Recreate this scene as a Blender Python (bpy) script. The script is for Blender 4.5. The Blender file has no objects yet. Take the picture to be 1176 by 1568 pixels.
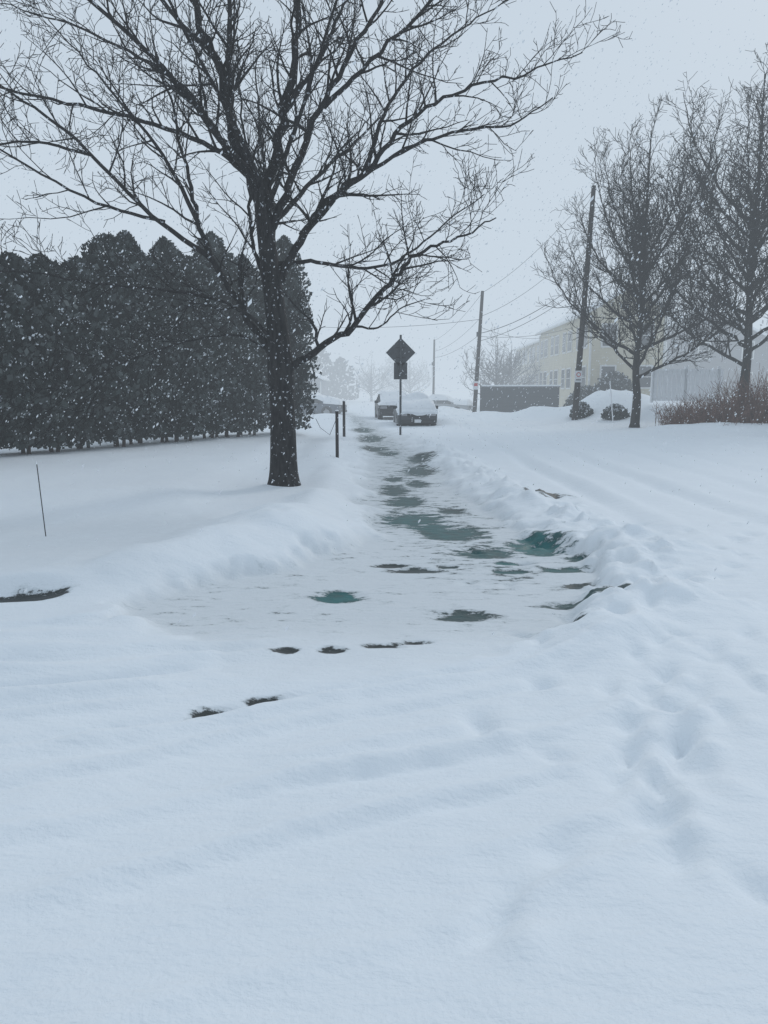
import bpy, bmesh, math, random
import numpy as np
from mathutils import Vector, Matrix

scene = bpy.context.scene
R = math.radians

# ------------------------------------------------------------------ materials
def new_mat(name):
    m = bpy.data.materials.new(name); m.use_nodes = True
    nt = m.node_tree
    return m, nt, nt.nodes['Principled BSDF']

def simple(name, col, rough=0.7, var=0.15, scale=6.0, metal=0.0, bump=0.0):
    m, nt, b = new_mat(name)
    tc = nt.nodes.new('ShaderNodeTexCoord')
    n = nt.nodes.new('ShaderNodeTexNoise'); n.inputs['Scale'].default_value = scale
    n.inputs['Detail'].default_value = 4
    nt.links.new(tc.outputs['Object'], n.inputs['Vector'])
    r = nt.nodes.new('ShaderNodeValToRGB')
    r.color_ramp.elements[0].position = .3; r.color_ramp.elements[1].position = .7
    r.color_ramp.elements[0].color = (*[c*(1-var) for c in col], 1)
    r.color_ramp.elements[1].color = (*[min(1, c*(1+var)) for c in col], 1)
    nt.links.new(n.outputs['Fac'], r.inputs['Fac'])
    nt.links.new(r.outputs['Color'], b.inputs['Base Color'])
    b.inputs['Roughness'].default_value = rough
    b.inputs['Metallic'].default_value = metal
    if bump:
        bp = nt.nodes.new('ShaderNodeBump'); bp.inputs['Strength'].default_value = bump
        bp.inputs['Distance'].default_value = .02
        nt.links.new(n.outputs['Fac'], bp.inputs['Height'])
        nt.links.new(bp.outputs['Normal'], b.inputs['Normal'])
    return m

def bark_mat(name, c0, c1, snow=0.0):
    m, nt, b = new_mat(name)
    tc = nt.nodes.new('ShaderNodeTexCoord')
    mp = nt.nodes.new('ShaderNodeMapping'); mp.inputs['Scale'].default_value = (22, 22, 5)
    nt.links.new(tc.outputs['Object'], mp.inputs['Vector'])
    n = nt.nodes.new('ShaderNodeTexNoise'); n.inputs['Scale'].default_value = 1.0
    n.inputs['Detail'].default_value = 6
    nt.links.new(mp.outputs['Vector'], n.inputs['Vector'])
    r = nt.nodes.new('ShaderNodeValToRGB')
    r.color_ramp.elements[0].position = .35; r.color_ramp.elements[1].position = .68
    r.color_ramp.elements[0].color = (*c0, 1); r.color_ramp.elements[1].color = (*c1, 1)
    nt.links.new(n.outputs['Fac'], r.inputs['Fac'])
    out = r.outputs['Color']
    if snow > 0:
        n2 = nt.nodes.new('ShaderNodeTexNoise'); n2.inputs['Scale'].default_value = 19
        n2.inputs['Detail'].default_value = 4
        nt.links.new(tc.outputs['Object'], n2.inputs['Vector'])
        r2 = nt.nodes.new('ShaderNodeValToRGB')
        r2.color_ramp.elements[0].position = 1-snow; r2.color_ramp.elements[1].position = 1-snow+.03
        nt.links.new(n2.outputs['Fac'], r2.inputs['Fac'])
        mx = nt.nodes.new('ShaderNodeMixRGB'); mx.inputs[2].default_value = (.6, .62, .65, 1)
        nt.links.new(r2.outputs['Color'], mx.inputs[0]); nt.links.new(out, mx.inputs[1])
        out = mx.outputs[0]
    nt.links.new(out, b.inputs['Base Color'])
    b.inputs['Roughness'].default_value = .9
    bp = nt.nodes.new('ShaderNodeBump'); bp.inputs['Strength'].default_value = .9
    bp.inputs['Distance'].default_value = .03
    nt.links.new(n.outputs['Fac'], bp.inputs['Height'])
    nt.links.new(bp.outputs['Normal'], b.inputs['Normal'])
    return m

M_bark = bark_mat('bark_wet', (.006, .006, .007), (.034, .032, .032), .365)
M_bark2 = bark_mat('bark_grey', (.012, .011, .011), (.04, .037, .035))
M_snow = simple('snow_cap', (.86, .88, .90), .6, .04, 8, bump=.3)
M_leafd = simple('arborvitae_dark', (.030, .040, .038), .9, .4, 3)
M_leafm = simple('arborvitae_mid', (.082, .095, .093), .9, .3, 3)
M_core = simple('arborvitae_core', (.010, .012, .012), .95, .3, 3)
M_hsnow = simple('lodged_snow', (.60, .63, .66), .8, .3, 7)
M_trunk = simple('arborvitae_stem', (.07, .05, .045), .9, .3, 7)
M_wood = simple('weathered_pole', (.040, .034, .030), .9, .3, 9, bump=.4)
M_steel = simple('galvanised_steel', (.06, .065, .07), .6, .15, 12, metal=.2)
M_post = simple('dark_post', (.03, .025, .024), .8, .3, 10)
M_glass = simple('window_glass', (.05, .055, .06), .2, .1, 2)
M_trim = simple('white_trim', (.66, .66, .64), .6, .04, 4)
M_tyre = simple('tyre_rubber', (.02, .02, .02), .9, .1, 10)
M_black = simple('black_plastic', (.025, .025, .027), .6, .1, 10)
M_hub = simple('hub_alloy', (.35, .35, .36), .4, .1, 10, metal=.7)
M_red = simple('tail_lamp', (.25, .02, .015), .3, .1, 10)
M_white = simple('sign_white', (.75, .76, .77), .5, .03, 10)
M_redp = simple('sign_red', (.5, .03, .03), .5, .05, 10)
M_brush = simple('bramble_stems', (.16, .09, .07), .9, .35, 5)
M_vinyl = simple('vinyl_fence', (.84, .85, .86), .6, .04, 3)
M_darkf = simple('dark_slats', (.055, .062, .068), .8, .25, 6)
M_wire = simple('wire_black', (.03, .03, .03), .7, .1, 5)

def siding(name, col):
    m, nt, b = new_mat(name)
    tc = nt.nodes.new('ShaderNodeTexCoord')
    w = nt.nodes.new('ShaderNodeTexWave'); w.bands_direction = 'Z'; w.wave_profile = 'SAW'
    w.inputs['Scale'].default_value = 1.6; w.inputs['Distortion'].default_value = 0
    nt.links.new(tc.outputs['Object'], w.inputs['Vector'])
    n = nt.nodes.new('ShaderNodeTexNoise'); n.inputs['Scale'].default_value = 1.5; n.inputs['Detail'].default_value = 6
    nt.links.new(tc.outputs['Object'], n.inputs['Vector'])
    r = nt.nodes.new('ShaderNodeValToRGB')
    r.color_ramp.elements[0].position = .3; r.color_ramp.elements[1].position = .7
    r.color_ramp.elements[0].color = (*[c*.88 for c in col], 1); r.color_ramp.elements[1].color = (*col, 1)
    nt.links.new(n.outputs['Fac'], r.inputs['Fac'])
    nt.links.new(r.outputs['Color'], b.inputs['Base Color'])
    bp = nt.nodes.new('ShaderNodeBump'); bp.inputs['Distance'].default_value = .03; bp.inputs['Strength'].default_value = .6
    nt.links.new(w.outputs['Fac'], bp.inputs['Height']); nt.links.new(bp.outputs['Normal'], b.inputs['Normal'])
    b.inputs['Roughness'].default_value = .7
    return m
M_beige = siding('cream_siding', (.60, .545, .41))
M_greys = siding('grey_siding', (.22, .22, .23))

# ------------------------------------------------------------------ helpers
def link(o, parent=None):
    scene.collection.objects.link(o)
    if parent is not None: o.parent = parent
    return o
def empty(name, loc=(0, 0, 0), rz=0):
    e = bpy.data.objects.new(name, None); e.location = loc; e.rotation_euler = (0, 0, rz)
    e.empty_display_size = .3
    return link(e)
def mesh_obj(name, v, f, mats, parent=None, idx=None, smooth=False):
    me = bpy.data.meshes.new(name); me.from_pydata(v, [], f)
    for m in (mats if isinstance(mats, list) else [mats]): me.materials.append(m)
    if idx is not None: me.polygons.foreach_set('material_index', idx)
    if smooth: me.polygons.foreach_set('use_smooth', [True]*len(me.polygons))
    me.update()
    return link(bpy.data.objects.new(name, me), parent)
def box(name, c, s, mat, parent=None, bev=0.0, rot=(0, 0, 0)):
    bm = bmesh.new(); bmesh.ops.create_cube(bm, size=1)
    bmesh.ops.scale(bm, vec=s, verts=bm.verts)
    if bev: bmesh.ops.bevel(bm, geom=bm.edges[:], offset=bev, segments=3, profile=.5, affect='EDGES')
    me = bpy.data.meshes.new(name); bm.to_mesh(me); bm.free(); me.materials.append(mat)
    o = bpy.data.objects.new(name, me); o.location = c; o.rotation_euler = rot
    return link(o, parent)
CS = {s: [(math.cos(2*math.pi*k/s), math.sin(2*math.pi*k/s)) for k in range(s)] for s in (3, 4, 5, 6, 8, 10, 12, 14, 18, 20, 22, 24)}
def tube(V, F, pts, rad, sides):
    n = len(pts); base = len(V); cs = CS[sides]
    for i in range(n):
        t = (pts[min(n-1, i+1)]-pts[max(0, i-1)])
        if t.length < 1e-9: t = Vector((0, 0, 1))
        ref = Vector((0, 1, 0)) if abs(t.y) < .8*t.length else Vector((1, 0, 0))
        u = t.cross(ref).normalized(); w = t.cross(u).normalized()
        r = rad[i]; px, py, pz = pts[i]; ux, uy, uz = u*r; wx, wy, wz = w*r
        for c, s in cs: V.append((px+ux*c+wx*s, py+uy*c+wy*s, pz+uz*c+wz*s))
    for i in range(n-1):
        a = base+i*sides; b = a+sides
        for k in range(sides-1): F.append((a+k, a+k+1, b+k+1, b+k))
        F.append((a+sides-1, a, b, b+sides-1))
    F.append(tuple(range(base+(n-1)*sides, base+n*sides)))
    if sides > 3: F.append(tuple(range(base+sides-1, base-1, -1)))
def rod(name, p0, p1, r0, r1, mat, parent=None, sides=10):
    V, F = [], []
    tube(V, F, [Vector(p0), Vector(p1)], [r0, r1], sides)
    return mesh_obj(name, V, F, mat, parent)

# ------------------------------------------------------------------ terrain
def vnoise(x, y, seed=0):
    xi = np.floor(x); yi = np.floor(y); fx = x-xi; fy = y-yi
    fx = fx*fx*(3-2*fx); fy = fy*fy*(3-2*fy)
    def h(a, b):
        s = np.sin(a*127.1+b*311.7+seed*74.7)*43758.5453
        return s-np.floor(s)
    return (h(xi, yi)*(1-fx)+h(xi+1, yi)*fx)*(1-fy)+(h(xi, yi+1)*(1-fx)+h(xi+1, yi+1)*fx)*fy
def fbm(x, y, seed=0, o=4):
    r = 0; a = .5
    for i in range(o):
        r = r+a*(vnoise(x, y, seed+i)-.5); x = x*2.03+1.7; y = y*2.03+9.2; a *= .5
    return r
def ss(x, a, b):
    t = np.clip((x-a)/(b-a), 0, 1); return t*t*(3-2*t)
def ga(x, y, cx, cy, rx, ry, ang=0):
    c, s = math.cos(ang), math.sin(ang); dx = x-cx; dy = y-cy
    u = (dx*c+dy*s)/rx; v = (-dx*s+dy*c)/ry
    return np.exp(-(u*u+v*v))

LY = [3.9, 4.3, 4.8, 5.2, 5.8, 6.4, 7.2, 8.1, 9.4, 11, 15, 19, 30, 45, 80]
LX = [.2, -1.0, -1.5, -1.75, -1.95, -1.9, -1.05, -.5, -.25, -.38, -.6, -.75, -1.15, -2.6, -6]
RX = [.0, .3, .8, 1.35, 1.8, 2.0, 2.1, 2.1, 1.9, 1.6, 1.4, 1.2, .7, -.6, -4]
rs = random.Random(5)
FEET = []
for i in range(80):
    cy = rs.uniform(2.1, 9.5); cx = rs.uniform(.5, 4.2) * (cy/5.5)**.7
    FEET.append((cx, cy, rs.uniform(.04, .075), rs.uniform(.07, .15), rs.uniform(-.9, .9), rs.uniform(.03, .07)))
for i in range(26):   # walked line beside the cleared path
    t = i/25; sd_ = (-1)**i
    FEET.append((1.05+1.6*t+sd_*.10+rs.uniform(-.05, .05), 3.0+6.5*t*t+1.8*t, .055, .13, -.3+rs.uniform(-.2, .2), rs.uniform(.05, .09)))
for i in range(9):
    FEET.append((.95+.17*i+(-1)**i*.09, 2.5+.30*i, .055, .13, -.45, .05))
def trough(x, y):
    x = x+fbm(x*1.7, y*1.7, 3)*.9+fbm(x*7, y*6, 5, 3)*.22
    y2 = y+fbm(x*1.4, y*1.4, 6)*.5
    l = np.interp(y, LY, LX); r = np.interp(y, LY, RX)
    soft = .14+.015*np.abs(y)
    m = ss(x, l-soft*.3, l+soft)*(1-ss(x, r-soft, r+soft*.3))
    return m*ss(y2, 4.0, 5.6)
def height(x, y, tr=None):
    x = np.asarray(x, float); y = np.asarray(y, float)
    z0_ = np.zeros_like(x)
    h = fbm(x*.35, y*.35, 11)*.12+fbm(x*1.3, y*1.3, 21)*.045+fbm(x*5, y*5, 31, 3)*.008
    if tr is None: tr = trough(x, y)
    near = 1-ss(y, 25, 40)
    wx = x+.3*fbm(x*1.5, y*1.5, 43, 3); wy = y+.5*fbm(x*1.2, y*1.2, 44, 3)
    h = h+.38*ga(wx, wy, -1.15, 8.5, .70, .95, .35)*(1+.6*fbm(x*2, y*2, 41, 3))+.22*ga(wx, wy, -1.75, 7.5, .55, .6, .3)
    h = h+.20*ga(wx, wy, -.95, 10.6, .40, 1.3)+.13*ga(wx, wy, -1.05, 14.5, .35, 3)
    h = h+.22*ga(wx, wy, -2.25, 6.75, .32, .55, -.8)+.06*ga(wx, wy, -1.9, 5.3, .25, .45, .5)
    h = h+.12*ga(wx, wy, -1.5, 18, .5, 3)+.10*ga(wx, wy, -1.7, 23, .5, 4)
    rx = np.interp(y, LY, RX)
    wx2 = x+.7*fbm(x*1.1, y*1.1, 46, 3)
    clod = np.maximum(0, fbm(x*5.5, y*5.5, 53, 3)-.04)
    berm = np.exp(-((wx2-rx-.45)/.42)**2)*ss(y, 4.2, 5.5)*(1-ss(y, 20, 36))
    h = h+(.08+.34*fbm(x*2.0, y*2.0, 51)+.30*clod)*berm
    h = h+.12*ga(wx, wy, 2.35, 7.5, .35, .6)+.10*ga(wx, wy, 1.4, 4.7, .4, .22, .5)+.11*ga(wx, wy, 1.95, 10.8, .35, .7)+.09*ga(wx, wy, 3.0, 7.6, .25, .4)
    lawn = ss(wy, 9.2, 11.5)*(1-ss(x, -3.4, -2.3))
    h = h+.15*lawn*near
    lf = (1-ss(x, -2.75, -2.35))
    h = h-.05*np.exp(-((y-6.0)/.22)**2)*lf+.10*ss(y, 6.08, 6.26)*(1-ss(y, 6.6, 8.2))*(1-ss(x, -2.9, -2.4))
    h = h*(1-.75*tr*near)-.09*tr*near
    h = h*(1-.8*ga(x, y, -1.7, 12.8, .9, 1.0))+.05*ga(x, y, -1.85, 12.9, .42, .42)
    # lip of the old tyre rut in front
    yl = np.interp(x, [-6, -1.75, -.31, .85, 1.6, 4], [2.4, 3.3, 3.95, 4.4, 4.9, 5.6])+.12*fbm(x*2.5, z0_, 61)
    d = y-yl
    ed = .75+.8*fbm(x*3.1, z0_, 63)
    h = h+.06*ed*np.exp(-((d+.08)/.08)**2)*(1-ss(x, 1.0, 2.0))+.02*ss(-d, 0, .5)
    h = h-.05*ed*np.exp(-((d-.05)/.07)**2)*(1-ss(x, .4, 1.4))
    k = 0; fl_ = 1-ss(x, -1.5, -.4); fr_ = 1-.85*ss(x, .4, 2.0)
    for off, a, w, tilt in ((-.30, .024, .05, .02), (-.40, -.024, .05, .03), (-.70, .016, .05, .0), (-.88, .026, .06, -.03), (-.98, -.018, .05, -.02), (-1.30, .020, .06, .05), (-1.40, -.018, .05, .05), (-1.70, .018, .06, .0), (-1.78, -.014, .05, .0), (-2.0, .016, .05, .06),
        (.30, .022, .05, -.04), (.40, -.02, .04, -.04), (.52, .034, .06, -.05), (.66, -.03, .05, -.1), (.80, .030, .06, -.12), (.95, -.02, .05, -.14), (1.1, .028, .06, -.16), (1.35, .022, .07, -.18), (1.6, .02, .07, -.2)):
        k += 1
        dd = d-off-tilt*x+.16*fbm(x*.8, z0_, 71+k, 2)
        h = h+(1.7 if off > 0 else 1.35)*a*np.exp(-(dd/w)**2)*(fl_ if off > 0 else fr_)*np.clip(1.8*vnoise(x*1.3, z0_, 181+k)-.1, .15, 1.3)
    for xo, a in ((3.2, -.05), (4.7, -.045), (6.2, -.03), (7.6, -.03)):
        xc = xo+(y-10)*.02+.5*fbm(z0_, y*.1, int(xo), 2)
        br = ss(y, 6, 9)*(1-ss(y, 60, 90))*(.4+1.2*vnoise(x*.3, y*.5, 87))
        h = h+a*np.exp(-((x-xc)/.18)**2)*br-.5*a*np.exp(-((x-xc-.38)/.16)**2)*br
    # banks and rising ground across the road
    h = h+(.30+.35*fbm(x*.6, y*.6, 91, 3))*np.exp(-((y-30.5)/1.3)**2)*ss(x, 9, 12)*(1-ss(x, 40, 60))
    h = h+1.15*ss(x-.15*(y-42), 10.6, 14.0)*ss(y, 37, 45)
    h = h+1.05*ga(x, y, 12.4, 45.5, 2.2, 2.6)*(1+.9*fbm(x*.8, y*.8, 95, 3))+.65*ga(x, y, 9.4, 48, 1.7, 2)*(1+fbm(x, y, 96, 3))+.35*ga(x, y, 6.5, 50, 1.5, 2)
    h = h+.45*ga(x, y, -3.2, 42, 1.6, 5)+.3*ga(x, y, 3.3, 44, .8, 6)+.5*ga(x, y, 4.6, 60, 2.0, 3)
    h = h+ss(y, 150, 500)*1.5
    return h
def H(x, y): return float(height(np.array([x]), np.array([y]))[0])

def axis(start, fine_end, step, growth, end):
    v = [start]; s = step
    while v[-1] < end:
        if v[-1] > fine_end: s *= growth
        v.append(v[-1]+s)
    return v
xp = axis(0, 2.6, .034, 1.03, 500)
xs = np.array([-a for a in reversed(xp[1:])]+xp)
ys = np.array([-30, -20, -14, -10, -7, -5, -3.5, -2.5, -1.6, -.9, -.3, .2, .6, .9]+axis(1.1, 9, .030, 1.02, 700))
X, Y = np.meshgrid(xs, ys); nx, ny = len(xs), len(ys)
trv = trough(X, Y)
Z = height(X, Y, trv)
def win_(cx, cy, r):
    i0, i1 = np.searchsorted(xs, [cx-r, cx+r]); j0, j1 = np.searchsorted(ys, [cy-r, cy+r])
    return (slice(j0, j1), slice(i0, i1))
for cx, cy, rx_, ry_, an, dp in FEET:
    s_ = win_(cx, cy, .6); x, y = X[s_], Y[s_]
    Z[s_] += -dp*ga(x, y, cx, cy, rx_, ry_, an)+dp*.45*ga(x, y, cx+.07, cy-.15, rx_*1.2, ry_*.6, an)
# x, y, rx, ry, teal
PATCH = [(-.37, 6.2, .22, .20, 1), (.59, 5.64, .25, .16, .3), (1.27, 5.18, .14, .12, .2), (1.53, 5.93, .28, .13, .4),
 (1.66, 8.3, .32, .52, 1), (1.05, 8.0, .38, .30, .6), (.40, 10.2, .50, .65, .7), (.82, 9.15, .46, .52, .6), (.33, 11.9, .34, .75, .5),
 (.19, 13.3, .28, .9, .3), (.75, 16.6, .38, 1.2, .2), (.9, 19.3, .38, 1.3, .2), (-.26, 23, .5, 1.2, .2), (.1, 21.2, .35, .9, .2), (-.45, 28, .5, 2.2, 0), (-.9, 33, .5, 2.2, 0),
 (2.4, 11.55, .34, .26, 0), (-.62, 4.7, .08, .06, 0), (-.34, 4.72, .10, .06, 0), (.0, 4.82, .14, .05, 0), (.22, 4.9, .12, .05, 0),
 (-.855, 3.74, .11, .055, 0), (-.59, 3.88, .11, .055, 0), (1.72, 7.2, .26, .12, .8), (1.2, 7.15, .2, .10, .7), (1.72, 6.55, .14, .10, .2),  # leading two entries darken the crevices along the rut lip
 (.32, 7.2, .28, .12, 0), (.05, 7.4, .17, .10, 0), (.62, 7.35, .12, .09, 0), (1.95, 7.6, .14, .12, .6), (1.3, 7.5, .22, .09, 1),
 (.2, 15.1, .2, .6, 0), (.6, 14.2, .24, .6, 0), (.95, 11.0, .22, .4, 0), (1.9, 5.95, .12, .08, 0), (.62, 9.6, .38, .38, .7)]
bare = .26*trv*ss(Y, 4.5, 5.2); teal = np.zeros_like(X)
cx_ = np.interp(Y, [4.5, 7, 9, 13, 19, 28, 45], [1.2, 1.2, .85, .3, .6, -.35, -1.8])
bare = bare+.27*np.exp(-((X-cx_)/(.7))**2)*ss(Y, 6.2, 7.4)*trv
teal = .35*np.exp(-((X-cx_)/(.8))**2)*ss(Y, 6.2, 7.4)*trv
for a, b, rx, ry, t in PATCH:
    m = (np.abs(X-a) < rx*4) & (np.abs(Y-b) < ry*4)
    u = (X[m]-a)/rx; v = (Y[m]-b)/ry; g = np.exp(-(u*u+v*v)*.7)
    bare[m] = np.maximum(bare[m], (1.7 if (ry < .08 and b < 4) else (1.15 if ry < .08 else 1.10))*g); teal[m] = np.maximum(teal[m], t*np.sqrt(g))
st = np.exp(-((Y-5.98-.07*(X+3))/.12)**2)*(1-ss(X, -2.72, -2.4))
bare = np.maximum(bare, 1.25*st)
Z = Z-.018*ss(bare, .45, .8)
pack = np.clip(trv*.8+.45*ss(Y, 5.7, 6.8)*(1-ss(Y, 8.8, 10.5))*(1-ss(X, -2.4, -1.6)), 0, 1)
co = np.stack([X.ravel(), Y.ravel(), Z.ravel()], 1).astype(np.float32)
ii = np.arange(nx*ny).reshape(ny, nx)
q = np.stack([ii[:-1, :-1], ii[:-1, 1:], ii[1:, 1:], ii[1:, :-1]], -1).reshape(-1, 4).astype(np.int32)
me = bpy.data.meshes.new('snow_ground')
me.vertices.add(len(co)); me.vertices.foreach_set('co', co.ravel())
me.loops.add(q.size); me.loops.foreach_set('vertex_index', q.ravel())
me.polygons.add(len(q)); me.polygons.foreach_set('loop_start', np.arange(0, q.size, 4, dtype=np.int32))
me.update(calc_edges=True)
me.polygons.foreach_set('use_smooth', np.ones(len(q), bool))
at = me.color_attributes.new('surf', 'FLOAT_COLOR', 'POINT')
at.data.foreach_set('color', np.stack([bare.ravel(), pack.ravel(), teal.ravel(), np.ones(nx*ny)], 1).astype(np.float32).ravel())
m, nt, b = new_mat('snow_and_slush')
L = nt.links.new; N = nt.nodes.new
tc = N('ShaderNodeTexCoord'); va = N('ShaderNodeVertexColor'); va.layer_name = 'surf'
sp = N('ShaderNodeSeparateColor'); L(va.outputs['Color'], sp.inputs[0])
def noise(scale, detail, sc=(1, 1, 1), rough=.55):
    mp = N('ShaderNodeMapping'); mp.inputs['Scale'].default_value = sc
    mp.inputs['Rotation'].default_value = (0, 0, .12)
    L(tc.outputs['Object'], mp.inputs['Vector'])
    n = N('ShaderNodeTexNoise'); n.inputs['Scale'].default_value = scale; n.inputs['Detail'].default_value = detail
    n.inputs['Roughness'].default_value = rough
    L(mp.outputs['Vector'], n.inputs['Vector']); return n.outputs['Fac']
def mth(op, a, b_=None, c=None):
    n = N('ShaderNodeMath'); n.operation = op
    for i, v in enumerate((a, b_, c)):
        if v is None: continue
        if isinstance(v, (int, float)): n.inputs[i].default_value = v
        else: L(v, n.inputs[i])
    return n.outputs[0]
def mix(f, a, c):
    n = N('ShaderNodeMixRGB')
    for i, v in enumerate((f, a, c)):
        if isinstance(v, tuple): n.inputs[i].default_value = (*v, 1)
        elif isinstance(v, (int, float)): n.inputs[i].default_value = v
        else: L(v, n.inputs[i])
    return n.outputs[0]
nA = noise(4.2, 7, (1, 2.0, 1), .70); nB = noise(38, 3)
f = mth('ADD', sp.outputs[0], mth('MULTIPLY', mth('SUBTRACT', nA, .5), 2.3))
f = mth('ADD', f, mth('MULTIPLY', mth('SUBTRACT', nB, .5), .4))
mr = N('ShaderNodeMapRange'); mr.interpolation_type = 'SMOOTHSTEP'
mr.inputs['From Min'].default_value = .58; mr.inputs['From Max'].default_value = .76
L(f, mr.inputs['Value']); bf = mth('MULTIPLY', mr.outputs[0], mth('GREATER_THAN', sp.outputs[0], .05))
asph = mix(noise(160, 2), (.010, .014, .014), (.050, .062, .060))
tf = mth('MULTIPLY', sp.outputs[2], noise(7, 3)); tf = mth('MINIMUM', mth('MULTIPLY', tf, 1.7), .9)
asph = mix(tf, asph, (.004, .14, .14))
packed = mix(nA, (.60, .64, .665), (.76, .79, .81))
fresh = mix(noise(.8, 4), (.82, .865, .905), (.87, .91, .94))
sn = mix(sp.outputs[1], fresh, packed)
mr2 = N('ShaderNodeMapRange'); mr2.inputs['From Min'].default_value = .34; mr2.inputs['From Max'].default_value = .66
mr2.inputs['To Max'].default_value = .42; L(f, mr2.inputs['Value'])
sn = mix(mth('MULTIPLY', mr2.outputs[0], mth('GREATER_THAN', sp.outputs[0], .05)), sn, (.31, .37, .38))
L(mix(bf, sn, asph), b.inputs['Base Color'])
L(mth('SUBTRACT', .75, mth('MULTIPLY', bf, .2)), b.inputs['Roughness'])
bp = N('ShaderNodeBump'); bp.inputs['Strength'].default_value = .6; bp.inputs['Distance'].default_value = .035
bh = mth('ADD', mth('MULTIPLY', noise(6, 5, (.6, 1.5, 1)), 1.0), mth('MULTIPLY', noise(45, 3), .24))
bh = mth('SUBTRACT', bh, mth('MULTIPLY', bf, .9))
L(bh, bp.inputs['Height']); L(bp.outputs['Normal'], b.inputs['Normal'])
me.materials.append(m)
link(bpy.data.objects.new('snow_ground', me))

# ------------------------------------------------------------------ bare trees
def catmull(P, k=6):
    P = [Vector(p) for p in P]; out = []
    Q = [P[0]*2-P[1]]+P+[P[-1]*2-P[-2]]
    for i in range(1, len(Q)-2):
        for j in range(k):
            t = j/k; a, b_, c, d = Q[i-1], Q[i], Q[i+1], Q[i+2]
            out.append(.5*((2*b_)+(c-a)*t+(2*a-5*b_+4*c-d)*t*t+(3*b_-a-3*c+d)*t*t*t))
    out.append(P[-1]); return out
class Tree:
    def __init__(s, seed, rmin): s.V = []; s.F = []; s.rg = random.Random(seed); s.rmin = rmin
    def rv(s):
        g = s.rg; return Vector((g.gauss(0, 1), g.gauss(0, 1), g.gauss(0, 1)))
    def spawn(s, pts, rad, lvl, cfg, t0=.15):
        g = s.rg; seg = [(pts[i+1]-pts[i]).length for i in range(len(pts)-1)]; T = sum(seg)
        sp, lmin, lmax, up = cfg[lvl]
        pos = t0*T+g.uniform(0, sp)
        while pos < T:
            a = pos; i = 0
            while i < len(seg)-1 and a > seg[i]: a -= seg[i]; i += 1
            fr = min(1, a/max(seg[i], 1e-6)); p = pts[i].lerp(pts[i+1], fr)
            tg = (pts[i+1]-pts[i]).normalized(); r = rad[i]+(rad[i+1]-rad[i])*fr
            pr = s.rv(); pr.z += .35; pr -= tg*pr.dot(tg); pr.normalize()
            an = R(g.uniform(28, 62)); d = tg*math.cos(an)+pr*math.sin(an)
            tt = pos/T; Lc = g.uniform(lmin, lmax)*(1-.45*tt)
            s.branch(p, d, Lc, min(r*.62, .010+.016*Lc), lvl, cfg, up)
            pos += sp*g.uniform(.55, 1.45)
    def branch(s, p, d, Lc, r0, lvl, cfg, up):
        g = s.rg; r0 = max(r0, s.rmin*1.15); last = lvl == len(cfg)-1
        n = 2 if last else (4 if Lc < 1 else 6)
        pts = [p.copy()]; rad = [r0]; st = Lc/n
        for i in range(n):
            d = (d+s.rv()*(.2 if last else .15)+Vector((0, 0, up))).normalized()
            pts.append(pts[-1]+d*st); rad.append(r0+(s.rmin-r0)*((i+1)/n)**.85)
        tube(s.V, s.F, pts, rad, 3 if r0 < .014 else 5)
        if not last: s.spawn(pts, rad, lvl+1, cfg, .12)
    def limb(s, P, r0, r1, cfg, t0=.15, sides=8):
        pts = catmull(P); n = len(pts)
        for i in range(1, n-1): pts[i] = pts[i]+s.rv()*min(.025, .3*r0)
        rad = [r0+(r1-r0)*(i/(n-1))**.8 for i in range(n)]
        tube(s.V, s.F, pts, rad, sides); s.spawn(pts, rad, 0, cfg, t0)

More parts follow.
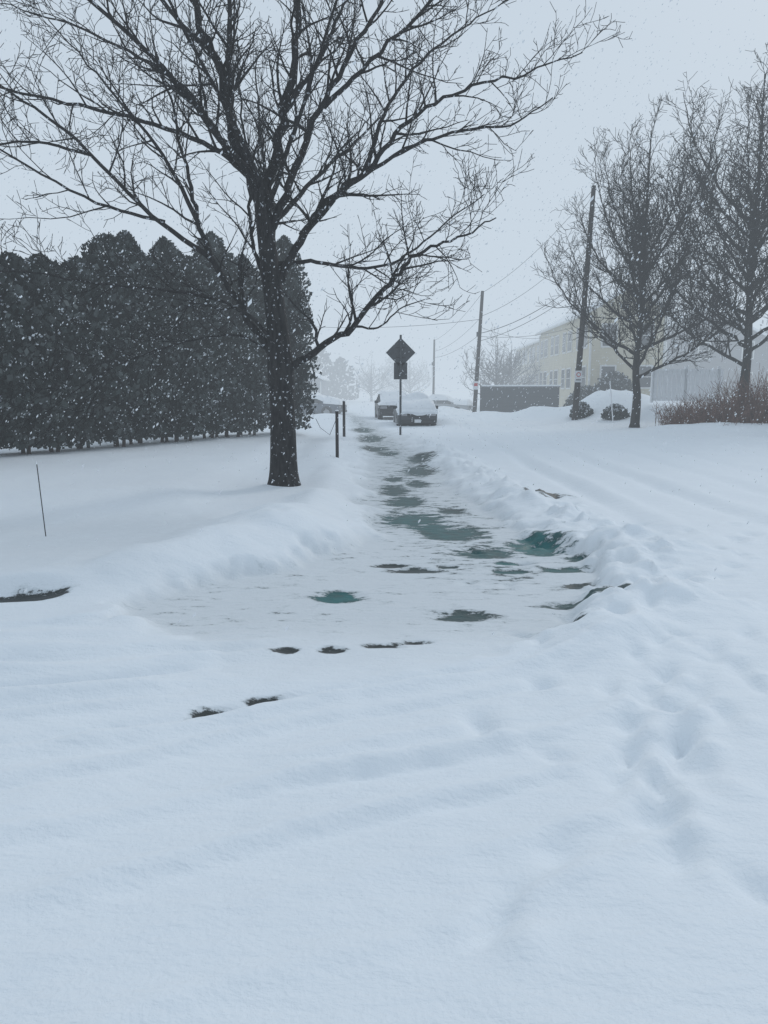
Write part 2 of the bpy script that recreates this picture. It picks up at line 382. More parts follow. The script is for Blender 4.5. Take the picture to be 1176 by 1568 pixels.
T = Tree(3, .0042)
tx, ty = -1.70, 13.0; gz = H(tx, ty)-.15
pts = catmull([(tx, ty, gz), (tx+.0, ty, .3), (-1.70, 13.0, 1.2), (-1.72, 13.0, 2.1), (-1.78, 13.0, 2.9), (-1.88, 13, 3.8), (-1.96, 13.0, 4.6), (-2.02, 13.0, 5.0)], 5)
rad = []
for p in pts:
    z = max(0, p.z); rad.append(.235-.022*z+.07*math.exp(-z/.16)+.03*math.exp(-((z-1.95)/.4)**2))
tube(T.V, T.F, pts, rad, 22)
C = [(.23, .7, 1.9, .045), (.18, .30, .80, .05), (.12, .12, .36, .06)]
limbs = [
 ([(-1.97, 13, 4.6), (-2.3, 12.9, 5.4), (-2.5, 12.8, 6.4), (-2.75, 12.6, 7.1), (-3.0, 12.4, 8.2), (-3.3, 12.3, 9.6)], .115, .02),
 ([(-1.99, 13, 4.6), (-1.72, 13.1, 5.4), (-1.53, 13.2, 6.3), (-1.36, 13.2, 7.5), (-1.3, 13.3, 9.3), (-1.2, 13.3, 10.3)], .105, .02),
 ([(-2.42, 12.9, 6.0), (-2.35, 12.6, 6.8), (-2.2, 12.3, 8.0), (-2.2, 12.0, 9.4)], .06, .012),
 ([(-2.6, 12.8, 6.7), (-3.2, 12.9, 7.3), (-3.9, 13.0, 8.1), (-4.6, 13.0, 8.8)], .055, .01),
 ([(-1.6, 13.1, 6.0), (-1.15, 13.3, 6.7), (-.7, 13.4, 7.6), (-.4, 13.5, 8.6)], .055, .01),
 ([(-1.78, 13, 2.15), (-2.2, 12.9, 2.75), (-2.75, 12.7, 3.7), (-2.95, 12.6, 4.4), (-3.1, 12.5, 5.4), (-3.4, 12.4, 6.6)], .075, .012),
 ([(-2.72, 12.7, 3.65), (-3.6, 12.5, 4.3), (-4.6, 12.2, 5.3), (-5.6, 12.0, 6.0), (-6.6, 11.8, 6.3)], .045, .008),
 ([(-1.80, 13, 2.4), (-2.3, 12.6, 2.9), (-3.1, 12.2, 3.1), (-4.3, 11.9, 3.2), (-5.5, 11.7, 3.35), (-6.6, 11.5, 3.2)], .035, .007),
 ([(-2.02, 13, 4.85), (-2.6, 13.0, 5.35), (-3.6, 12.9, 5.75), (-4.9, 12.7, 6.0), (-6.2, 12.5, 6.2), (-7.2, 12.4, 6.1)], .055, .008),
 ([(-2.45, 13, 5.3), (-3.1, 13.3, 6.3), (-4.0, 13.6, 7.0), (-5.2, 13.8, 7.6), (-6.4, 14, 8.0)], .05, .008),
 ([(-2.9, 12.6, 4.2), (-3.5, 12.9, 5.3), (-4.4, 13.1, 6.4), (-5.3, 13.2, 7.4)], .04, .008),
 ([(-3.4, 12.5, 4.2), (-4.3, 12.1, 4.4), (-5.3, 11.6, 4.9), (-6.3, 11.2, 5.6)], .03, .007),
 ([(-4.4, 12.2, 5.1), (-5.2, 11.9, 5.2), (-6.0, 11.6, 4.9), (-6.8, 11.4, 4.3)], .025, .007),
 ([(-4.0, 13, 8.1), (-4.9, 12.6, 8.0), (-5.8, 12.2, 7.6), (-6.6, 11.9, 7.0)], .03, .007),
 ([(-1.93, 13, 3.3), (-2.15, 13.1, 4.0), (-2.2, 13.2, 4.9), (-2.3, 13.3, 6.0), (-2.35, 13.3, 7.2)], .04, .01),
 ([(-1.8, 13, 2.2), (-2.4, 12.7, 2.5), (-3.2, 12.0, 2.3), (-4.0, 11.3, 1.9), (-4.7, 10.7, 1.3)], .022, .006),
 ([(-1.62, 13, 1.95), (-1.15, 12.9, 2.25), (-.5, 12.7, 2.65), (.1, 12.5, 3.3), (.5, 12.4, 3.7), (1.15, 12.3, 3.95), (1.7, 12.2, 4.2)], .07, .009),
 ([(-1.80, 13, 3.2), (-1.42, 13, 3.9), (-.93, 13.0, 4.6), (-.3, 13.1, 5.1), (.3, 13.2, 5.8), (1.1, 13.3, 6.35), (2.1, 13.4, 6.65), (3.2, 13.4, 7.0)], .08, .009),
 ([(-1.75, 13, 3.65), (-1.1, 13.2, 3.72), (-.3, 13.4, 3.65), (.35, 13.5, 3.85), (1.0, 13.6, 4.4), (1.7, 13.7, 4.9)], .04, .008),
 ([(-1.9, 13, 4.1), (-1.45, 13.0, 5.0), (-1.1, 12.9, 5.8), (-.5, 12.7, 6.7), (.1, 12.5, 7.6), (.7, 12.3, 8.8)], .08, .012),
 ([(-1.35, 13, 4.1), (-.7, 12.8, 4.7), (.33, 12.6, 5.3), (1.15, 12.4, 5.5), (1.9, 12.3, 5.55), (2.5, 12.2, 5.9)], .045, .008),
 ([(-.95, 12.9, 6.0), (-.2, 12.7, 6.6), (.7, 12.4, 7.3), (1.6, 12.2, 8.2), (2.3, 12, 9.0)], .045, .008),
 ([(-.3, 13.1, 5.1), (.0, 13.2, 6.0), (.6, 13.5, 6.9), (1.4, 13.8, 7.6), (2.3, 14, 8.2)], .04, .008),
 ([(-.5, 12.7, 2.65), (-.1, 12.5, 2.6), (.3, 12.3, 2.9), (.7, 12.1, 3.0)], .02, .006),
 ([(-1.9, 12.95, 3.9), (-1.9, 12.2, 4.8), (-2.3, 11.3, 5.7), (-2.8, 10.5, 6.6), (-3.2, 9.9, 7.4)], .05, .009),
 ([(-1.9, 12.95, 4.4), (-1.4, 12.2, 5.3), (-.8, 11.4, 6.4), (-.3, 10.7, 7.3)], .05, .009),
 ([(-1.9, 13.05, 3.6), (-1.9, 13.9, 4.6), (-2.2, 14.9, 5.8), (-2.4, 15.7, 7.0), (-2.5, 16.2, 8.2)], .06, .009),
 ([(-1.9, 13.05, 4.2), (-1.2, 14.0, 5.2), (-.4, 14.9, 6.2), (.2, 15.6, 7.0)], .055, .009),
 ([(-2.0, 13.0, 4.8), (-3.0, 12.0, 6.0), (-4.2, 11.1, 7.0), (-5.2, 10.4, 7.6)], .055, .009),
]
for P, r0, r1 in limbs: T.limb(P, r0, r1, C)
mesh_obj('bare_tree', T.V, T.F, M_bark, smooth=True)

def bg_tree(name, x, y, Ht, W, seed, tr=.22, rmin=.006, cfg=None, split=.2, mat=M_bark2, nl=20):
    t = Tree(seed, rmin); g = t.rg; z0 = H(x, y)-.1
    tp = [(0, 0, 0), (.05, 0, Ht*.1), (-.05, .05, Ht*.2), (.1, 0, Ht*.4), (.05, 0, Ht*.62), (.1, 0, Ht*.88)]
    pts = catmull(tp, 5); n = len(pts)
    rad = [max(.02, tr*(1-(i/(n-1))*.9)) + (.06 if i == 0 else 0) for i in range(n)]
    tube(t.V, t.F, pts, rad, 12)
    t.spawn(pts, rad, 0, cfg, .3)
    for i in range(nl):
        f_ = i/nl; hs = Ht*(split+.38*f_); az = i*2.4+g.uniform(-.4, .4)
        reach = W*.5*(1-.5*f_)*g.uniform(.7, 1.15); top = min(Ht*.96, hs+Ht*g.uniform(.18, .46)*(1.05-.1*f_))
        dx, dy = math.cos(az), math.sin(az)
        P = [(0, 0, hs), (dx*reach*.4, dy*reach*.4, hs+(top-hs)*.26),
             (dx*reach*.78, dy*reach*.78, hs+(top-hs)*.6), (dx*reach, dy*reach, top)]
        t.limb(P, tr*.36, .012, cfg, .12, 6)
    o = mesh_obj(name, t.V, t.F, mat, smooth=True); o.location = (x, y, z0); return o
CB = [(.24, .9, 2.3, .10), (.23, .45, 1.1, .09), (.16, .25, .6, .06)]
t1 = bg_tree('bare_tree', 11.2, 34.6, 14.3, 8.8, 21, rmin=.008, cfg=CB, split=.16, nl=23)
def copy_tree(x, y, s, rz, src):
    o = bpy.data.objects.new('bare_tree', src.data); o.location = (x, y, H(x, y)-.1); o.scale = (s*1.05, s*1.05, s); o.rotation_euler = (0, 0, rz); return link(o)
copy_tree(16.9, 36.5, 1.24, 2.0, t1)
copy_tree(24.5, 41, 1.0, 4.0, t1)
CD = [(.7, 1.0, 2.4, .10), (.45, .6, 1.4, .08), (.4, .4, .9, .05)]
t2 = bg_tree('bare_tree', 10.6, 74, 7.4, 8.5, 23, rmin=.014, cfg=CD, split=.1)
copy_tree(13.3, 82, 1.0, 1.0, t2)
copy_tree(-2.0, 125, 1.0, 2.0, t2)
copy_tree(4.5, 135, 1.15, 3.0, t2)

# ------------------------------------------------------------------ foliage builders
class Foliage:
    def __init__(s, seed): s.V = []; s.F = []; s.I = []; s.rg = random.Random(seed)
    def spray(s, p, out, size, mi, flat=0):
        g = s.rg
        u = Vector((g.gauss(0, .5)+out.x*.5, g.gauss(0, .5)+out.y*.5, g.uniform(.3, 1.2)*(1-flat)+g.gauss(0, .3)))
        u.normalize(); w = u.cross(Vector((g.gauss(0, 1), g.gauss(0, 1), g.gauss(0, .6)))).normalized()
        b_ = len(s.V); a = size; c = size*g.uniform(.3, .5)
        for q_ in (p-u*a*.4, p+w*c+u*a*.1, p+u*a*.7, p-w*c+u*a*.15): s.V.append((q_.x, q_.y, q_.z))
        s.F.append((b_, b_+1, b_+2, b_+3)); s.I.append(mi)
    def arbor(s, x, y, z0, Ht, Rm, n):
        g = s.rg; ph = [g.uniform(0, 6.28) for _ in range(5)]; pk = g.uniform(2.2, 3.2); pe = g.uniform(.55, .8)
        def prof(t): return Rm*min(1, .70+t*1.2)*(1-max(0, (t-.42)/.58)**pk)**pe if t < 1 else 0
        def lob(t, a): return 1+.14*math.sin(3*a+ph[0]+t*7)+.11*math.sin(5*a+ph[1]-t*15)+.12*math.sin(t*31+ph[2]+2*a)+.08*math.sin(t*63+ph[4]+3*a)
        base = .10+g.uniform(0, .18)
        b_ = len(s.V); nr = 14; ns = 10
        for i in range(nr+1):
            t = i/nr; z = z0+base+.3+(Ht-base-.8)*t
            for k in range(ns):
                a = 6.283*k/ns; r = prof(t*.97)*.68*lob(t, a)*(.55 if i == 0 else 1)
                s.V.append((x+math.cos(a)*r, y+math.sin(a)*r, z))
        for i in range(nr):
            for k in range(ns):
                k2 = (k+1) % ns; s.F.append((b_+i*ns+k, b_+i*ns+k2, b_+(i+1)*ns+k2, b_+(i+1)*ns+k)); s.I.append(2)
        for j in range(3):
            vv = []; ff = []; ax = x+g.uniform(-.3, .3); ay = y+g.uniform(-.3, .3)
            tube(vv, ff, [Vector((ax, ay, z0-.1)), Vector((ax+g.uniform(-.1, .1), ay, z0+1.2))], [.05, .04], 6)
            o_ = len(s.V); s.V += vv
            for f_ in ff: s.F.append(tuple(q_+o_ for q_ in f_)); s.I.append(3)
        for i in range(n):
            t = g.random()**1.08; a = g.uniform(0, 6.283); r = prof(t)*lob(t, a)*g.uniform(.70, 1.10)
            z = z0+base+(Ht-base)*t
            if t < .08 and g.random() < .35: continue
            p = Vector((x+math.cos(a)*r, y+math.sin(a)*r, z)); out = Vector((math.cos(a), math.sin(a), 0))
            k = math.sin(z*6+a*4+ph[3])+g.gauss(0, .6)
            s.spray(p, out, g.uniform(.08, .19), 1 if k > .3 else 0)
        for i in range(int(n*.10)):
            t = g.random(); a = g.uniform(0, 6.283); r = prof(t)*lob(t, a)*g.uniform(.95, 1.08)
            z = z0+base+(Ht-base)*t; c = Vector((x+math.cos(a)*r, y+math.sin(a)*r, z))
            for j in range(g.choice((1, 1, 2, 4))):
                s.spray(c+Vector((g.gauss(0, .05), g.gauss(0, .05), g.gauss(0, .03))), Vector((math.cos(a), math.sin(a), 0)), g.uniform(.03, .085), 4, .8)
    def build(s, name): return mesh_obj(name, s.V, s.F, [M_leafd, M_leafm, M_core, M_trunk, M_hsnow], idx=s.I)

Fh = Foliage(8)
line = [(-13.5, 8.5, 4.2), (-11.6, 12.3, 4.4), (-8.9, 17.2, 4.6), (-6.9, 21.2, 5.3), (-4.4, 26.2, 6.2)]
g = random.Random(4); d = 0
cum = [0]
for i in range(1, len(line)): cum.append(cum[-1]+math.hypot(line[i][0]-line[i-1][0], line[i][1]-line[i-1][1]))
while d < cum[-1]:
    x = np.interp(d, cum, [l[0] for l in line])+g.uniform(-.2, .2); y = np.interp(d, cum, [l[1] for l in line])+g.uniform(-.2, .2)
    ht = np.interp(d, cum, [l[2] for l in line])*g.uniform(.90, 1.05)
    Fh.arbor(float(x), float(y), H(x, y), float(ht), g.uniform(.85, 1.05), 5400); d += g.uniform(.75, 1.1)
Fh.arbor(-3.4, 27.2, H(-3.35, 27.2), 6.6, .9, 5000)
Fh.build('arborvitae_hedge')

def shrub(name, x, y, rx, rz, n, seed, snow=.25):
    s = Foliage(seed); g = s.rg; z0 = H(x, y)
    for i in range(n):
        a = g.uniform(0, 6.283); e = g.random(); r = rx*math.sqrt(1-e*e)*g.uniform(.7, 1.05)*(1+.15*math.sin(a*3+seed))
        z = z0+rz*e*g.uniform(.8, 1.05)
        p = Vector((x+math.cos(a)*r, y+math.sin(a)*r, z))
        s.spray(p, Vector((math.cos(a), math.sin(a), 0)), g.uniform(.08, .18), 4 if (e > .55 and g.random() < snow*2) else g.choice((0, 0, 1)))
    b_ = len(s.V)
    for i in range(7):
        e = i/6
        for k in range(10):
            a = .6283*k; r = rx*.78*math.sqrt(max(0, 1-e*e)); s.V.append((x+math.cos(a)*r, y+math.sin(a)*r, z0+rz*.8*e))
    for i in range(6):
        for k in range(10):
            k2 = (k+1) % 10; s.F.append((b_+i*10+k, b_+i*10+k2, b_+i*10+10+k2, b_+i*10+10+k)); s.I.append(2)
    return s.build(name)
shrub('evergreen_shrub', 12.0, 40.2, .65, .7, 1500, 1)
shrub('evergreen_shrub', 10.9, 43.0, .6, .8, 1300, 2)
shrub('evergreen_shrub', 13.2, 50.5, 1.5, 1.5, 3000, 3, .1)
shrub('evergreen_shrub', 15.2, 51.5, 1.3, 1.7, 3000, 4, .1)

# brambles at the far kerb
V, F = [], []; g = random.Random(77)
for i in range(2300):
    x = 11.8+9.9*g.random()**.9; y = 32.2+g.gauss(0, .9); z = -.08
    hh = g.uniform(.6, 1.4)+1.7*float(ss(x, 12.0, 15.5))*g.random()
    p = Vector((x, y, z)); dd = Vector((g.gauss(0, .25), g.gauss(0, .25), 1)); P = [p]
    for k in range(4):
        dd = (dd+Vector((g.gauss(0, .16), g.gauss(0, .16), -.06))).normalized(); P.append(P[-1]+dd*hh/4)
    tube(V, F, P, [.012, .011, .010, .008, .006], 3)
    for k in range(4):
        q_ = P[g.randint(1, 3)]; e = Vector((g.gauss(0, 1), g.gauss(0, 1), g.uniform(.2, 1.2))).normalized()
        tube(V, F, [q_, q_+e*g.uniform(.15, .5)], [.008, .005], 3)
mesh_obj('bramble_thicket', V, F, M_brush)

# distant hazy treeline
fl = Foliage(55); g = fl.rg
for (x, y, h_, w_) in [(-13.0, 115, 7.0, 3.2), (-9.8, 118, 8.0, 3.4), (-6.8, 122, 6.4, 2.6), (-17, 114, 7.5, 3.2),
    (1.6, 190, 9.5, 3.4), (28, 120, 12, 4), (34, 110, 12, 4), (40, 100, 12, 4), (46, 90, 11, 4), (-30, 90, 10, 4), (-38, 80, 10, 4)]:
    for i in range(900):
        t = g.random()**1.2; a = g.uniform(0, 6.283); r = w_*(1-t*t)**.6*g.uniform(.3, 1.05)*(1+.3*math.sin(a*4+x+t*9))
        fl.spray(Vector((x+math.cos(a)*r, y+math.sin(a)*r, .3+h_*t)), Vector((math.cos(a), math.sin(a), 0)), g.uniform(.3, .7), g.choice((0, 1, 0)))
fl.build('distant_trees')

# ------------------------------------------------------------------ utility poles and wires
def pole(x, y, h_, lean, r=.16):
    z0 = H(x, y)-.2
    e = empty('utility_pole', (x, y, z0)); top = h_-z0
    rod('pole_shaft', (0, 0, 0), (lean, 0, top), r, r*.68, M_wood, e, 14)
    box('insulator_bracket', (lean*.97, 0, top-.35), (.10, .5, .10), M_wood, e)
    for k in (-.2, .2): rod('insulator', (lean*.97, k, top-.3), (lean*.97, k, top-.08), .045, .03, M_steel, e, 8)
    box('cable_clamp', (lean*.7-.16, 0, top*.66), (.12, .2, .3), M_steel, e, .02)
    return e
p1 = pole(10.4, 42.3, 12.2, .55, .17)
e1z = H(10.4, 42.3)-.2
box('no_parking_sign', (.08, -.2, 2.4-e1z), (.36, .02, .62), M_white, p1)
rod('no_parking_ring', (.08, -.212, 2.5-e1z), (.08, -.222, 2.5-e1z), .12, .12, M_redp, p1, 20)
rod('no_parking_disc', (.08, -.223, 2.5-e1z), (.08, -.228, 2.5-e1z), .085, .085, M_white, p1, 20)
box('no_parking_text', (.08, -.214, 2.22-e1z), (.26, .012, .05), M_black, p1)
p2 = pole(6.05, 52, 8.1, .40, .15)
e2z = H(6.05, 52)-.2
box('small_sign', (.05, -.17, 2.0-e2z), (.36, .02, .55), M_white, p2)
box('small_sign_text', (.05, -.183, 2.05-e2z), (.24, .01, .2), M_redp, p2)
p3 = pole(4.75, 75, 6.5, .05, .12)
pole(20, -12, 12, .1, .17)
V, F = [], []
def addw(a, b_, sag, r=.013):
    A, B = Vector(a), Vector(b_); P = []
    for i in range(25):
        t = i/24; p = A.lerp(B, t); p.z -= sag*4*t*(1-t); P.append(p)
    tube(V, F, P, [r]*25, 4)
addw((10.9, 42.3, 12.0), (6.45, 52, 8.0), .5); addw((10.8, 42.3, 9.6), (6.4, 52, 6.5), .5); addw((10.7, 42.3, 7.6), (6.35, 52, 5.4), .45, r=.02)
addw((10.7, 42.3, 7.2), (6.3, 52, 4.9), .4, r=.016)
addw((6.45, 52, 8.0), (4.8, 75, 6.4), .4); addw((6.35, 52, 6.4), (4.8, 75, 5.4), .4); addw((6.3, 52, 5.3), (4.8, 75, 4.8), .3)
addw((10.7, 42.3, 7.6), (20, -12, 8.2), .6, r=.02)
addw((6.35, 52, 6.3), (-6, 56, 6.2), .3); addw((6.3, 52, 5.2), (14.3, 60, 6.4), .3); addw((10.7, 42.3, 8), (14.3, 60, 6.6), .3)
addw((6.35, 52, 5.8), (14.6, 66, 6.3), .5)
mesh_obj('overhead_wires', V, F, M_wire)

# ------------------------------------------------------------------ road sign seen from behind
sx, sy = .62, 29.2; sz = H(sx, sy)
e = empty('traffic_sign', (sx, sy, sz))
box('post', (0, 0, 1.75), (.08, .06, 3.9), M_steel, e, .008)
box('diamond_panel', (0, .045, 3.03-sz), (.78, .012, .78), M_steel, e, 0, (0, R(45), 0))
for k in (-.2, .2): box('bolt_plate', (0, .030, 3.03-sz+k), (.05, .012, .05), M_hub, e)
box('plaque', (0, .045, 2.36-sz), (.5, .012, .62), M_steel, e)
for k in (-.3, .3): box('panel_brace', (0, .032, 3.03-sz+k*.6), (.34, .014, .035), M_black, e)

def post(x, y, h_, r, name, lean=0, mat=M_post):
    z = H(x, y)-.1; e = empty(name, (x, y, z))
    rod('shaft', (0, 0, 0), (lean, 0, h_+.1), r, r*.95, mat, e, 10)
    rod('cap', (lean, 0, h_+.1), (lean*1.01, 0, h_+.13), r*1.15, r*.8, M_snow, e, 10)
    return e
pb = post(-1.07, 17.6, 1.05, .038, 'wooden_post')
V, F = [], []; tube(V, F, [Vector((0, 0, 1.0)), Vector((-.18, .2, .6)), Vector((-.42, .5, .75)), Vector((-.55, .8, .95))], [.006]*4, 4)
mesh_obj('rope', V, F, M_wire, pb)
post(-1.42, 27.5, 1.25, .05, 'wooden_post')
post(-1.72, 33, .95, .04, 'wooden_post')
post(-3.75, 8.4, .80, .0055, 'driveway_marker', -.05, M_black)
post(11.55, 39, 2.0, .03, 'snow_stake', -.25, M_vinyl)

# ------------------------------------------------------------------ vehicles
def prism(name, prof, hw, mat, parent, bev=.06, hwtop=None):
    bm = bmesh.new(); zs = [p[1] for p in prof]; z0, z1 = min(zs), max(zs)
    def w(z): return hw if hwtop is None else hw+(hwtop-hw)*(z-z0)/(z1-z0)
    a = [bm.verts.new((-w(z), y, z)) for y, z in prof]; c = [bm.verts.new((w(z), y, z)) for y, z in prof]
    bm.faces.new(a); bm.faces.new(list(reversed(c))); n = len(prof)
    for i in range(n): bm.faces.new((a[i], c[i], c[(i+1) % n], a[(i+1) % n]))
    bmesh.ops.recalc_face_normals(bm, faces=bm.faces)
    if bev: bmesh.ops.bevel(bm, geom=bm.edges[:], offset=bev, segments=3, profile=.5, affect='EDGES')
    me = bpy.data.meshes.new(name); bm.to_mesh(me); bm.free(); me.materials.append(mat)
    for p in me.polygons: p.use_smooth = True
    return link(bpy.data.objects.new(name, me), parent)
def snow_slab(name, y0, y1, z0, z1, hw, th, parent, seed):
    V, F = [], []; n = 14; m_ = 10; g = random.Random(seed); ph = g.uniform(0, 6)
    for i in range(n+1):
        for j in range(m_+1):
            u = i/n; v = j/m_*2-1; ed = (1-abs(2*u-1)**6)*(1-abs(v)**6)
            zz = z0+(z1-z0)*u+th*max(0, ed)**.5*(1+.25*math.sin(u*5+ph)+.2*math.sin(v*4+ph))
            if i in (0, n) or j in (0, m_): zz = z0+(z1-z0)*u-.03
            V.append((v*hw, y0+(y1-y0)*u, zz))
    for i in range(n):
        for j in range(m_): a = i*(m_+1)+j; F.append((a, a+1, a+m_+2, a+m_+1))
    return mesh_obj(name, V, F, M_snow, parent, smooth=True)
def car(name, x, y, rz, paint, seed, suv=True, snow=.14, sink=.06, plaster=False):
    e = empty(name, (x, y, H(x, y)-sink), rz); hw = .93
    rt = 1.62 if suv else 1.40
    prism('body', [(-2.3, .38), (-2.36, .62), (-2.28, .95), (-.9, 1.02), (2.1, 1.04), (2.26, .9), (2.3, .6), (2.2, .36), (1.9, .28), (-1.95, .28)], hw, paint, e, .07)
    prism('cabin_glass', [(-1.25, 1.0), (-.55, rt-.08), (1.6 if suv else 1.1, rt-.08), (2.1 if suv else 1.85, 1.02)], .86, M_glass, e, .04, .66)
    prism('roof', [(-.58, rt-.10), (-.4, rt), (1.5 if suv else 1.0, rt), (1.68 if suv else 1.15, rt-.10)], .69, paint, e, .03, .62)
    for sg in (-1, 1):
        for (ya, za, yb, zb) in ((-1.25, 1.02, -.55, rt-.07), (.35, 1.02, .38, rt-.07), (2.05 if suv else 1.8, 1.02, 1.6 if suv else 1.1, rt-.07)):
            rod('pillar', (sg*.865, ya, za), (sg*.675, yb, zb), .04, .035, paint, e, 6)
        box('door_mirror', (sg*1.02, -.85, 1.08), (.2, .12, .16), M_black, e, .03)
        for yy in (-1.45, 1.4):
            rod('tyre', (sg*.72, yy, .36), (sg*.95, yy, .36), .36, .36, M_tyre, e, 24)
            rod('hub', (sg*.951, yy, .36), (sg*.965, yy, .36), .22, .2, M_hub, e, 18)
            rod('wheel_arch', (sg*.70, yy, .38), (sg*.935, yy, .38), .43, .43, M_black, e, 24)
        box('headlamp', (sg*.68, -2.34, .78), (.38, .08, .16), M_hub, e, .03)
        box('tail_lamp', (sg*.76, 2.27, .84), (.2, .08, .3), M_red, e, .03)
    box('grille', (0, -2.345, .72), (.85, .06, .2), M_black, e, .02)
    box('front_bumper', (0, -2.33, .44), (1.75, .14, .18), M_black, e, .05)
    box('rear_bumper', (0, 2.28, .46), (1.75, .14, .2), M_black, e, .05)
    box('licence_plate', (0, -2.405, .47), (.3, .012, .15), M_white, e)
    box('rear_plate', (0, 2.33, .72), (.3, .03, .15), M_white, e)
    if snow:
        snow_slab('snow_on_roof', -.70, 1.75 if suv else 1.2, rt-.06, rt-.06, .80, snow, e, seed)
        snow_slab('snow_on_hood', -2.46, -1.1, .88 if plaster else .93, 1.03, .97, snow*1.1, e, seed+1)
        snow_slab('snow_on_windscreen', -1.50, -.45, 1.02, rt+.02, .90 if plaster else .80, snow*.6, e, seed+2)
        if not suv: snow_slab('snow_on_boot', 1.3, 2.32, 1.12, 1.0, .92, snow, e, seed+3)
    if plaster:   # wind-packed snow stuck on the nose
        g = random.Random(seed); V, F = [], []; nu, nv = 22, 6
        for i in range(nu+1):
            for j in range(nv+1):
                u = i/nu*2-1; v = j/nv; ed = 1-abs(u)**8
                V.append((u*.95, -2.42-.10*math.sin(math.pi*min(1, v+.1))*max(0, ed)-.02*g.random(), 1.02-(.24+.05*math.sin(u*5+1)+.03*g.random())*v))
        for i in range(nu):
            for j in range(nv): a = i*(nv+1)+j; F.append((a, a+1, a+nv+2, a+nv+1))
        mesh_obj('snow_on_nose', V, F, M_snow, e, smooth=True)
    return e
P_dark = simple('paint_charcoal', (.045, .05, .055), .35, .1, 3)
P_sil = simple('paint_silver', (.28, .29, .30), .35, .08, 3)
P_blk = simple('paint_black', (.02, .02, .022), .35, .1, 3)
P_blu = simple('paint_bluegrey', (.09, .11, .14), .35, .1, 3)
car('parked_car', 1.50, 38.8, R(2), P_dark, 1, False, .36, .24, True)
car('parked_suv', .50, 46.5, R(4), P_blk, 2, True, .16)
car('parked_car', -5.2, 56, R(75), P_blu, 4, False, .34, .25)
car('parked_car', 5.0, 66, R(70), P_sil, 6, False, .36, .45)

# ------------------------------------------------------------------ houses
def house(name, x0, x1, y0, y1, zb, ze, zr, wall, rz=0, wins_side=4, wins_front=2):
    e = empty(name, (x0, y0, zb), rz); w = x1-x0; l = y1-y0; h_ = ze-zb; hr = zr-zb
    V = [(0, 0, -1), (w, 0, -1), (w, l, -1), (0, l, -1), (0, 0, h_), (w, 0, h_), (w, l, h_), (0, l, h_), (w/2, 0, hr), (w/2, l, hr)]
    F = [(0, 1, 5, 8, 4), (1, 2, 6, 5), (2, 3, 7, 9, 6), (3, 0, 4, 7), (0, 3, 2, 1)]
    mesh_obj('walls', V, F, wall, e)
    ov = .35; t = .22; sl = (hr-h_)/(w/2)
    for sg in (0, 1):
        xe = -ov if sg == 0 else w+ov; xm = w/2
        ze_ = h_-sl*ov+.03
        V = [(xe, -ov, ze_), (xm, -ov, hr+.03), (xm, l+ov, hr+.03), (xe, l+ov, ze_), (xe, -ov, ze_+t), (xm, -ov, hr+.03+t), (xm, l+ov, hr+.03+t), (xe, l+ov, ze_+t)]
        F = [(0, 1, 2, 3), (4, 7, 6, 5), (0, 4, 5, 1), (1, 5, 6, 2), (2, 6, 7, 3), (3, 7, 4, 0)]
        mesh_obj('roof_snow', V, F, M_snow, e)
        box('gutter', (xe+(-.06 if sg == 0 else .06), l/2, ze_+.02), (.1, l+2*ov, .14), M_trim, e)
    for (cx, cy) in ((-.02, -.02), (w+.02, -.02), (-.02, l+.02)): box('corner_trim', (cx, cy, h_/2-.3), (.14, .14, h_), M_trim, e)
    def win(cx, cy, cz, ax, ww=.9, wh=1.4):
        s1 = (ww+.24, .07, wh+.24) if ax == 'x' else (.07, ww+.24, wh+.24)
        s2 = (ww, .1, wh) if ax == 'x' else (.1, ww, wh)
        box('window_frame', (cx, cy, cz), s1, M_trim, e); box('window_glass', (cx, cy, cz), s2, M_glass, e)
        s3 = (ww, .12, .05) if ax == 'x' else (.12, ww, .05)
        box('window_rail', (cx, cy, cz), s3, M_trim, e)
    for i in range(wins_side):
        yy = l*(i+.5)/wins_side
        for z in (1.5, 4.3):
            if z+1 < h_: win(-.03, yy-.8, z, 'y', 1.3); win(-.03, yy+1.2, z, 'y', 1.0)
    for i in range(wins_front):
        xx = w*(i+.5)/wins_front
        for z in (1.5, 4.3):
            if z+1 < h_: win(xx, -.03, z, 'x')
    return e
house('townhouse', 14.2, 19.2, 54, 73.5, 1.1, 7.0, 8.5, M_beige, R(-1.2), 4, 2)
house('townhouse', 15.6, 21.0, 76, 95, 1.1, 6.6, 8.1, M_beige, R(-1.2), 4, 2)
house('grey_house', 24, 36, 74, 84, 1.1, 6.4, 9.2, M_greys, R(-4), 2, 3)
house('distant_house', -14.5, -7.5, 92, 102, 0, 3.1, 4.8, M_greys, 0, 1, 3)

e = empty('vinyl_fence', (14.6, 42.0, 0), R(4))
n = 15; zf = H(16.5, 42.0)
for i in range(n):
    x = i*.26; z = max(H(14.6+x, 42.0), 1.0)
    box('board', (x, 0, z+.95), (.235, .03, 1.7), M_vinyl, e)
    if i % 7 == 0: box('fence_post', (x-.13, .05, z+.98), (.13, .13, 1.95), M_vinyl, e)
for zz in (.25, 1.65): box('rail', (n*.13-.13, .04, max(zf, 1.0)+zz), (n*.26, .04, .12), M_vinyl, e)
e = empty('screened_fence', (6.7, 53.5, 0), R(-14)); n = 44
for i in range(n):
    box('slat', (i*.12, 0, 1.0), (.112, .03, 1.75), M_darkf, e)
    if i % 10 == 0: box('fence_post', (i*.12-.06, .05, 1.0), (.08, .08, 2.0), M_black, e)
box('backing_screen', (n*.06-.06, .03, 1.0), (n*.12, .01, 1.7), M_black, e)
box('top_rail', (n*.06, 0, 1.91), (n*.12, .06, .06), M_darkf, e)
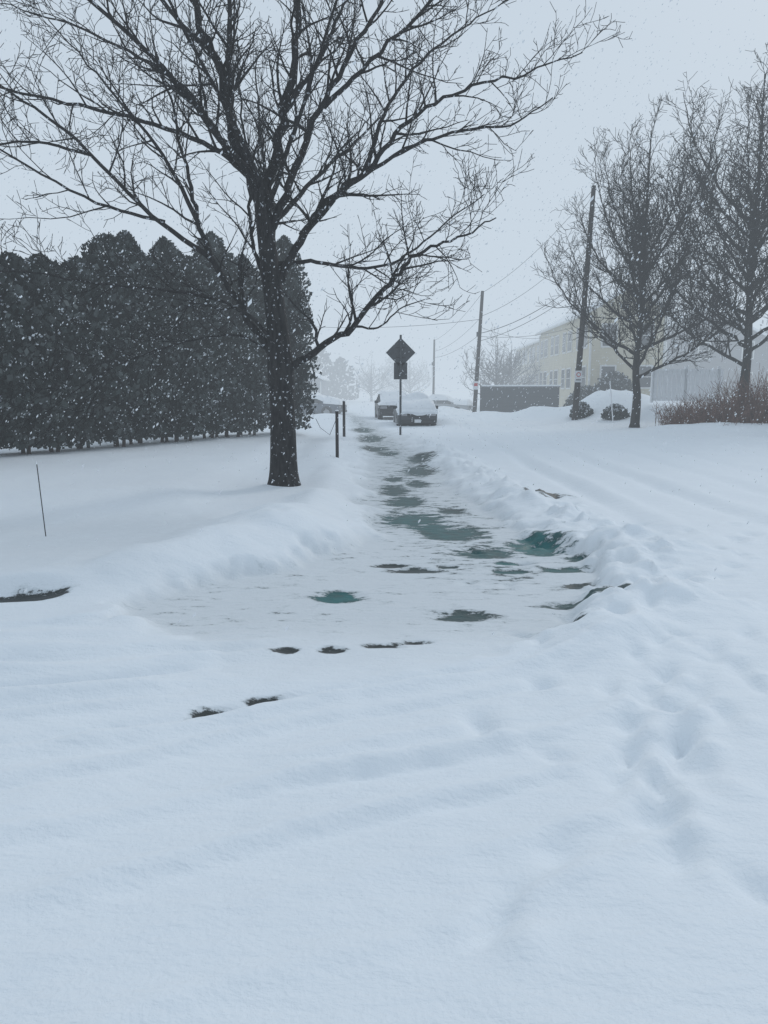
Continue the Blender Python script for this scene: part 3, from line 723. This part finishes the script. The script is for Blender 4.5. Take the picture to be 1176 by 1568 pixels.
box('snow_cap', (n*.06, 0, 1.99), (n*.12, .14, .10), M_snow, e, .03)

# ------------------------------------------------------------------ falling snow
g = random.Random(12); V, F = [], []
for i in range(17000):
    y = 2.6+24*g.random()**.75; x = g.uniform(-13, 15); z = g.uniform(.1, 11)
    r = g.uniform(.004, .0085)+.00022*y; k = g.uniform(1, 2.2)
    b_ = len(V); dx = .5*r*k
    V += [(x-r, y, z), (x+r, y, z), (x, y-r, z), (x, y+r, z), (x+dx, y, z+r*k), (x-dx, y, z-r*k)]
    for f_ in ((0, 2, 4), (2, 1, 4), (1, 3, 4), (3, 0, 4), (2, 0, 5), (1, 2, 5), (3, 1, 5), (0, 3, 5)): F.append(tuple(b_+q_ for q_ in f_))
mesh_obj('falling_snow', V, F, M_snow)

# ------------------------------------------------------------------ blowing-snow haze: absorbing volume, added glow stands in for scattered light
HZ = (.595, .685, .775)
def haze(y0, y1, SG):
    bm = bmesh.new(); bmesh.ops.create_cube(bm, size=1); me = bpy.data.meshes.new('snow_haze_glow'); bm.to_mesh(me); bm.free()
    o = link(bpy.data.objects.new('snow_haze_glow', me)); o.scale = (1100, y1-y0, 60); o.location = (0, (y0+y1)/2, 24)
    m = bpy.data.materials.new('snow_haze_glow'); m.use_nodes = True; nt = m.node_tree; nt.nodes.clear()
    out = nt.nodes.new('ShaderNodeOutputMaterial'); ab = nt.nodes.new('ShaderNodeVolumeAbsorption'); em = nt.nodes.new('ShaderNodeEmission'); ad = nt.nodes.new('ShaderNodeAddShader')
    ab.inputs['Color'].default_value = (0, 0, 0, 1); ab.inputs['Density'].default_value = SG
    em.inputs['Color'].default_value = (*HZ, 1); em.inputs['Strength'].default_value = SG
    nt.links.new(ab.outputs[0], ad.inputs[0]); nt.links.new(em.outputs[0], ad.inputs[1]); nt.links.new(ad.outputs[0], out.inputs['Volume'])
    me.materials.append(m)
haze(-70, 43, .0034)
haze(43.01, 730, .0135)

# ------------------------------------------------------------------ sky, sun, camera
w = bpy.data.worlds.new('World'); scene.world = w; w.use_nodes = True; nt = w.node_tree
bg = nt.nodes['Background']; sky = nt.nodes.new('ShaderNodeTexSky'); sky.sky_type = 'NISHITA'; sky.sun_disc = False
sky.sun_elevation = R(32); sky.sun_rotation = R(35); sky.dust_density = 3
mx = nt.nodes.new('ShaderNodeMixRGB'); mx.inputs[0].default_value = .93; mx.inputs[2].default_value = (5.0, 5.95, 7.0, 1)
nt.links.new(sky.outputs[0], mx.inputs[1]); nt.links.new(mx.outputs[0], bg.inputs['Color']); bg.inputs['Strength'].default_value = .1
sd = bpy.data.lights.new('sun', 'SUN'); sd.energy = 1.4; sd.angle = R(12); sd.color = (1, .975, .95)
so = link(bpy.data.objects.new('sun', sd))
el, az = R(32), R(35)
dirv = Vector((math.sin(az)*math.cos(el), math.cos(az)*math.cos(el), math.sin(el)))
so.rotation_euler = dirv.to_track_quat('Z', 'Y').to_euler()

cd = bpy.data.cameras.new('camera'); cd.sensor_fit = 'VERTICAL'; cd.sensor_height = 36; cd.lens = 27.05
cd.clip_end = 3000; cd.clip_start = .05
co_ = link(bpy.data.objects.new('camera', cd)); co_.location = (0, 0, 1.6); co_.rotation_euler = (R(90-8.9), 0, 0)
scene.camera = co_
scene.view_settings.view_transform = 'Standard'; scene.view_settings.look = 'None'; scene.view_settings.exposure = 0
